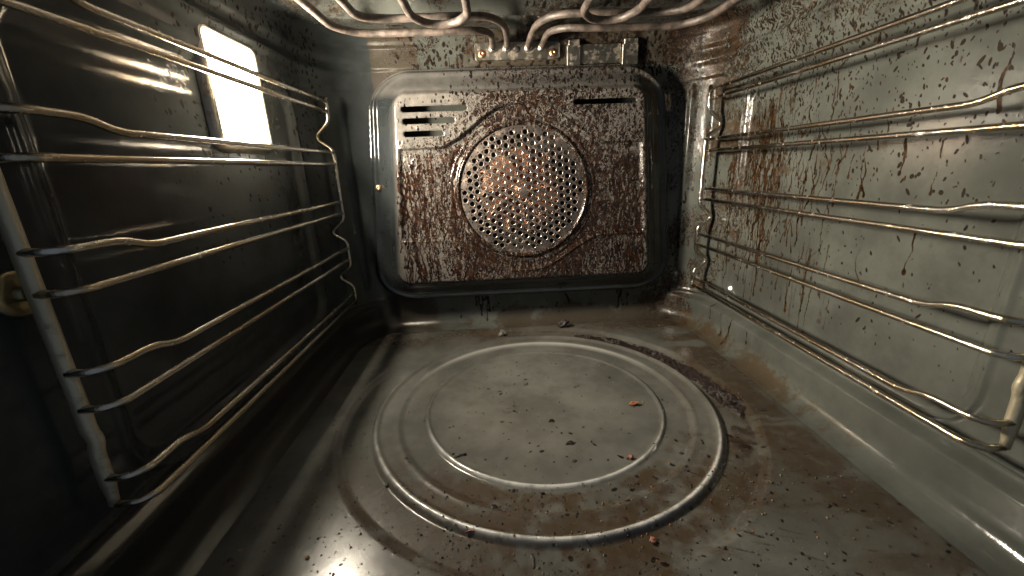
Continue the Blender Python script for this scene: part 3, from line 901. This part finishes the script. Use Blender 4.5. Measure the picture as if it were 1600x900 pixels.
def rplate(name, x0, x1, z0, z1, y0, y1, r, mat, n=5, lip=.06):
    def ring(off, y):
        P = []
        for (cx, cz, a0) in ((x1 - r, z1 - r, 0), (x0 + r, z1 - r, 90), (x0 + r, z0 + r, 180), (x1 - r, z0 + r, 270)):
            for k_ in range(n + 1):
                a = math.radians(a0 + 90 * k_ / n)
                P.append((cx + (r - off) * math.cos(a), y, cz + (r - off) * math.sin(a)))
        return P
    R4 = [ring(0, y1), ring(0, y0 + lip), ring(lip, y0)]
    m_ = len(R4[0])
    V = [p for q in R4 for p in q]
    F = [(i * m_ + k_, (i + 1) * m_ + k_, (i + 1) * m_ + (k_ + 1) % m_, i * m_ + (k_ + 1) % m_) for i in range(2) for k_ in range(m_)]
    F.append(tuple(2 * m_ + k_ for k_ in range(m_))[::-1])
    return mesh_obj(name, V, F, mat, shade=False)

br_t = thing("element_bracket", (0, 51.2, 31.6), "rusty steel bracket plate with screws where the heating tubes enter", "bracket")
adopt(br_t, rplate("plate", -4.75, 4.75, 31.55, 33.35, 50.9, 51.35, .35, M_STEEL),
      screw_at("screw", (-4.0, 50.92, 32.2), .42), screw_at("screw", (3.95, 50.92, 32.15), .42),
      lathe("hole", [(.32, 0), (.32, .03), (.01, .03)], M_HOLE, n=16, loc=(0.0, 50.91, 32.6)))
for (x0, x1, lab) in [(5.55, 7.05, "small dark steel clip beside the element bracket above the fan cover"),
                      (11.8, 13.6, "small steel clip nearer the right corner above the fan cover")]:
    c_ = thing("mounting_clip", ((x0 + x1) / 2, 51, 30.8), lab, "clip", "steel clips on the back wall band")
    adopt(c_, rplate("plate", x0, x1, 30.75, 32.9, 50.75, 51.4, .12, M_STEEL), rplate("tab", x0 + .12, x1 - .12, 32.75, 33.35, 50.55, 51.4, .1, M_STEEL))
st_ = rplate("steel_strip", 7.12, 11.72, 30.95, 32.95, 51.0, 51.4, .08, M_STEEL)
tag(st_, "rust streaked steel strip between the two small clips", "strip")

# ------------------------------------------------------------------ burnt food on the floor
def chunk(name, x, y, size, mat, seed, label, cat, group=None, sub=2, rough=.35, zoff=0.0, z=None):
    bm = bmesh.new()
    bmesh.ops.create_icosphere(bm, subdivisions=sub, radius=1)
    rr = random.Random(seed)
    ph = [rr.uniform(0, 6.28) for _ in range(6)]
    fr = [rr.uniform(1.5, 4.2) for _ in range(6)]
    for v in bm.verts:
        c = v.co.copy()
        k_ = 1 + rough * (.5 * math.sin(fr[0] * c.x + ph[0]) * math.sin(fr[1] * c.y + ph[1]) + .5 * math.sin(fr[2] * c.z + ph[2] + fr[3] * c.x) + .3 * math.sin(6 * c.y + ph[4]) + .35 * rr.uniform(-1, 1))
        v.co = Vector((c.x * size[0], c.y * size[1], c.z * size[2])) * (k_ * S)
    zmin = min(v.co.z for v in bm.verts)
    R3 = Matrix.Rotation(rr.uniform(0, 6.28), 3, 'Z')
    for v in bm.verts:
        v.co.z -= zmin
    o = bm_obj(name, bm, mat)
    o.rotation_euler = (0, 0, rr.uniform(-.4, .4))
    zz = floor_z(x, y) - .03 if z is None else z
    o.location = Vector((x, y, zz + zoff)) * S
    return tag(o, label, cat, group)

chunk("charred_lump", 4.75, 48.75, (.62, .5, .5), M_CHAR, 1, "larger black charred lump on the floor by the back wall", "lump", "charred lumps by the back wall", rough=.5)
chunk("charred_lump", -3.1, 47.7, (.5, .38, .36), M_ASH, 2, "smaller grey charred lump below the middle of the fan cover", "lump", "charred lumps by the back wall", rough=.55)
G1 = "food crumbs scattered on the floor"
CR = [
    ("food_crumb", 7.88, 30.64, (.42, .2, .16), M_ORANGE, "orange crumb in the right half of the inner floor ring", "crumb"),
    ("food_crumb", 5.44, 24.05, (.2, .17, .14), M_PINK, "pink crumb just inside the front right of the inner ring", "crumb"),
    ("food_crumb", 4.53, 17.46, (.17, .2, .13), M_PINK, "pink crumb in front of the bright outer ring", "crumb"),
    ("food_crumb", -4.37, 15.95, (.24, .08, .08), M_ORANGE, "flat reddish crumb at the front edge of the picture", "crumb"),
    ("food_crumb", 10.57, 22.19, (.09, .09, .08), M_ORANGE, "tiny orange crumb beside the right of the outer ring", "crumb"),
    ("food_crumb", -14.48, 17.66, (.12, .1, .08), M_TOAST, "toasted crumb in the dark front left of the floor", "crumb"),
    ("food_crumb", -18.5, 18.4, (.13, .08, .07), M_TOAST, "toasted crumb farthest to the front left near the wall", "crumb"),
    ("food_crumb", -11.53, 23.0, (.14, .17, .1), M_CHAR, "dark crumb on the left of the outer ring", "crumb"),
    ("burnt_flake", -6.85, 25.51, (.46, .2, .07), M_CHAR, "long dark burnt flake at the front left of the inner ring", "flake"),
    ("burnt_flake", 1.45, 26.05, (.32, .22, .07), M_CRUST, "largest dark brown flake, right of middle inside the inner ring", "flake"),
    ("burnt_flake", .5, 29.01, (.24, .22, .05), M_CRUST, "roundish brown flake just in front of the floor centre", "flake"),
    ("burnt_flake", 1.42, 24.14, (.2, .14, .06), M_CHAR, "small black flake just in front of the largest brown flake", "flake"),
    ("burnt_flake", -1.18, 21.47, (.17, .13, .1), M_CHAR, "black flake sitting on the front of the inner ring", "flake"),
    ("burnt_flake", -1.13, 35.16, (.22, .3, .06), M_CHAR, "thin black flake at the rear of the inner ring", "flake"),
    ("burnt_flake", 17.97, 28.64, (.45, .18, .06), M_CHAR, "black flake by the right wall beyond the crust", "flake"),
    ("burnt_flake", -4.28, 20.5, (.2, .12, .08), M_CRUST, "brown flake between the inner ring and the front ring", "flake"),
    ("burnt_flake", 9.29, 24.38, (.16, .14, .08), M_CHAR, "black flake just outside the right of the inner ring", "flake"),
    ("burnt_flake", -2.24, 16.8, (.1, .42, .06), M_CHAR, "long thin black flake in front of the bright outer ring", "flake"),
    ("burnt_flake", -5.66, 18.7, (.3, .06, .08), M_PINK, "thin reddish sliver lying against the front ring", "flake"),
]
for i, (nm, x, y, sz, mt, lab, cat) in enumerate(CR):
    chunk(nm, x, y, sz, mt, 20 + i, lab, cat, G1 if cat == "crumb" else "burnt flakes scattered on the floor")

# burnt crust lying in the outer channel, rear right
def build_crust():
    na, nr = 420, 44
    a = np.linspace(math.radians(69), math.radians(-14), na)
    q = np.linspace(-1, 1, nr)
    Aa, Q = np.meshgrid(a, q, indexing='ij')
    t_ = np.linspace(0, 1, na)[:, None]
    wid = 1.75 * (.28 + .42 * np.sin(np.clip(t_ * 1.05, 0, 1) * math.pi) ** .6 + .18 * smooth(.75, .95, t_)) * (1 - .85 * smooth(.94, 1, t_)) * (.25 + .75 * smooth(0, .05, t_))
    wn = fbm(t_ * 40, t_ * 0 + 3, 2, 5)
    rad = 15.45 + .95 * smooth(.55, 1.0, t_) + Q * wid * (.75 + .6 * wn) + .1 * (fbm(Aa * 16, Q * 0 + Q * .6, .6, 8) - .5)
    X, Y = RCX + rad * np.cos(Aa), RCY + rad * np.sin(Aa)
    n1 = vnoise(X, Y, .2, 3) * .65 + vnoise(X, Y, .5, 4) * .35
    n1 = smooth(.25, .8, n1)
    Z = ring_h(rad) - .05 + (1 - np.abs(Q) ** 3) * (.05 + .24 * n1 * (.5 + .5 * smooth(.35, .6, vnoise(X, Y, 1.5, 6))))
    return sheet("burnt_crust", X, Y, Z, M_CRUST, flip=True)
tag(build_crust(), "dark purple brown burnt crust curving along the rear right floor ring", "burnt crust")

# loose specks too small to pick apart
def build_specks():
    V, F = [], []
    R_ = random.Random(77)
    for _ in range(1300):
        if R_.random() < .65:
            x, y = R_.gauss(0, 9), R_.uniform(14.5, 22)
        else:
            x, y = R_.uniform(-17, 18), R_.uniform(18, 42)
        if abs(x) > 19: continue
        s_ = .035 + .075 * R_.random() ** 3
        z = floor_z(x, y) + .01
        b = len(V)
        for (dx, dy, dz) in ((1, 0, 0), (-.4, .9, 0), (-.5, -.8, 0), (.1, 0, 1.1)):
            V.append((x + s_ * dx * R_.uniform(.6, 1.4), y + s_ * dy * R_.uniform(.6, 1.4), z + s_ * dz))
        F += [(b, b + 1, b + 3), (b + 1, b + 2, b + 3), (b + 2, b, b + 3)]
    o = mesh_obj("crumb_specks", V, F, M_TOAST, shade=False)
    for m_ in (M_CHAR, M_ASH):
        o.data.materials.append(m_)
    idx = np.repeat(np.random.default_rng(4).choice([0, 1, 1, 1, 2], len(F) // 3), 3)
    o.data.polygons.foreach_set("material_index", idx.astype(np.int32))
    return o
tag(build_specks(), "tiny loose specks of burnt food strewn over the floor", "specks", kind="stuff")
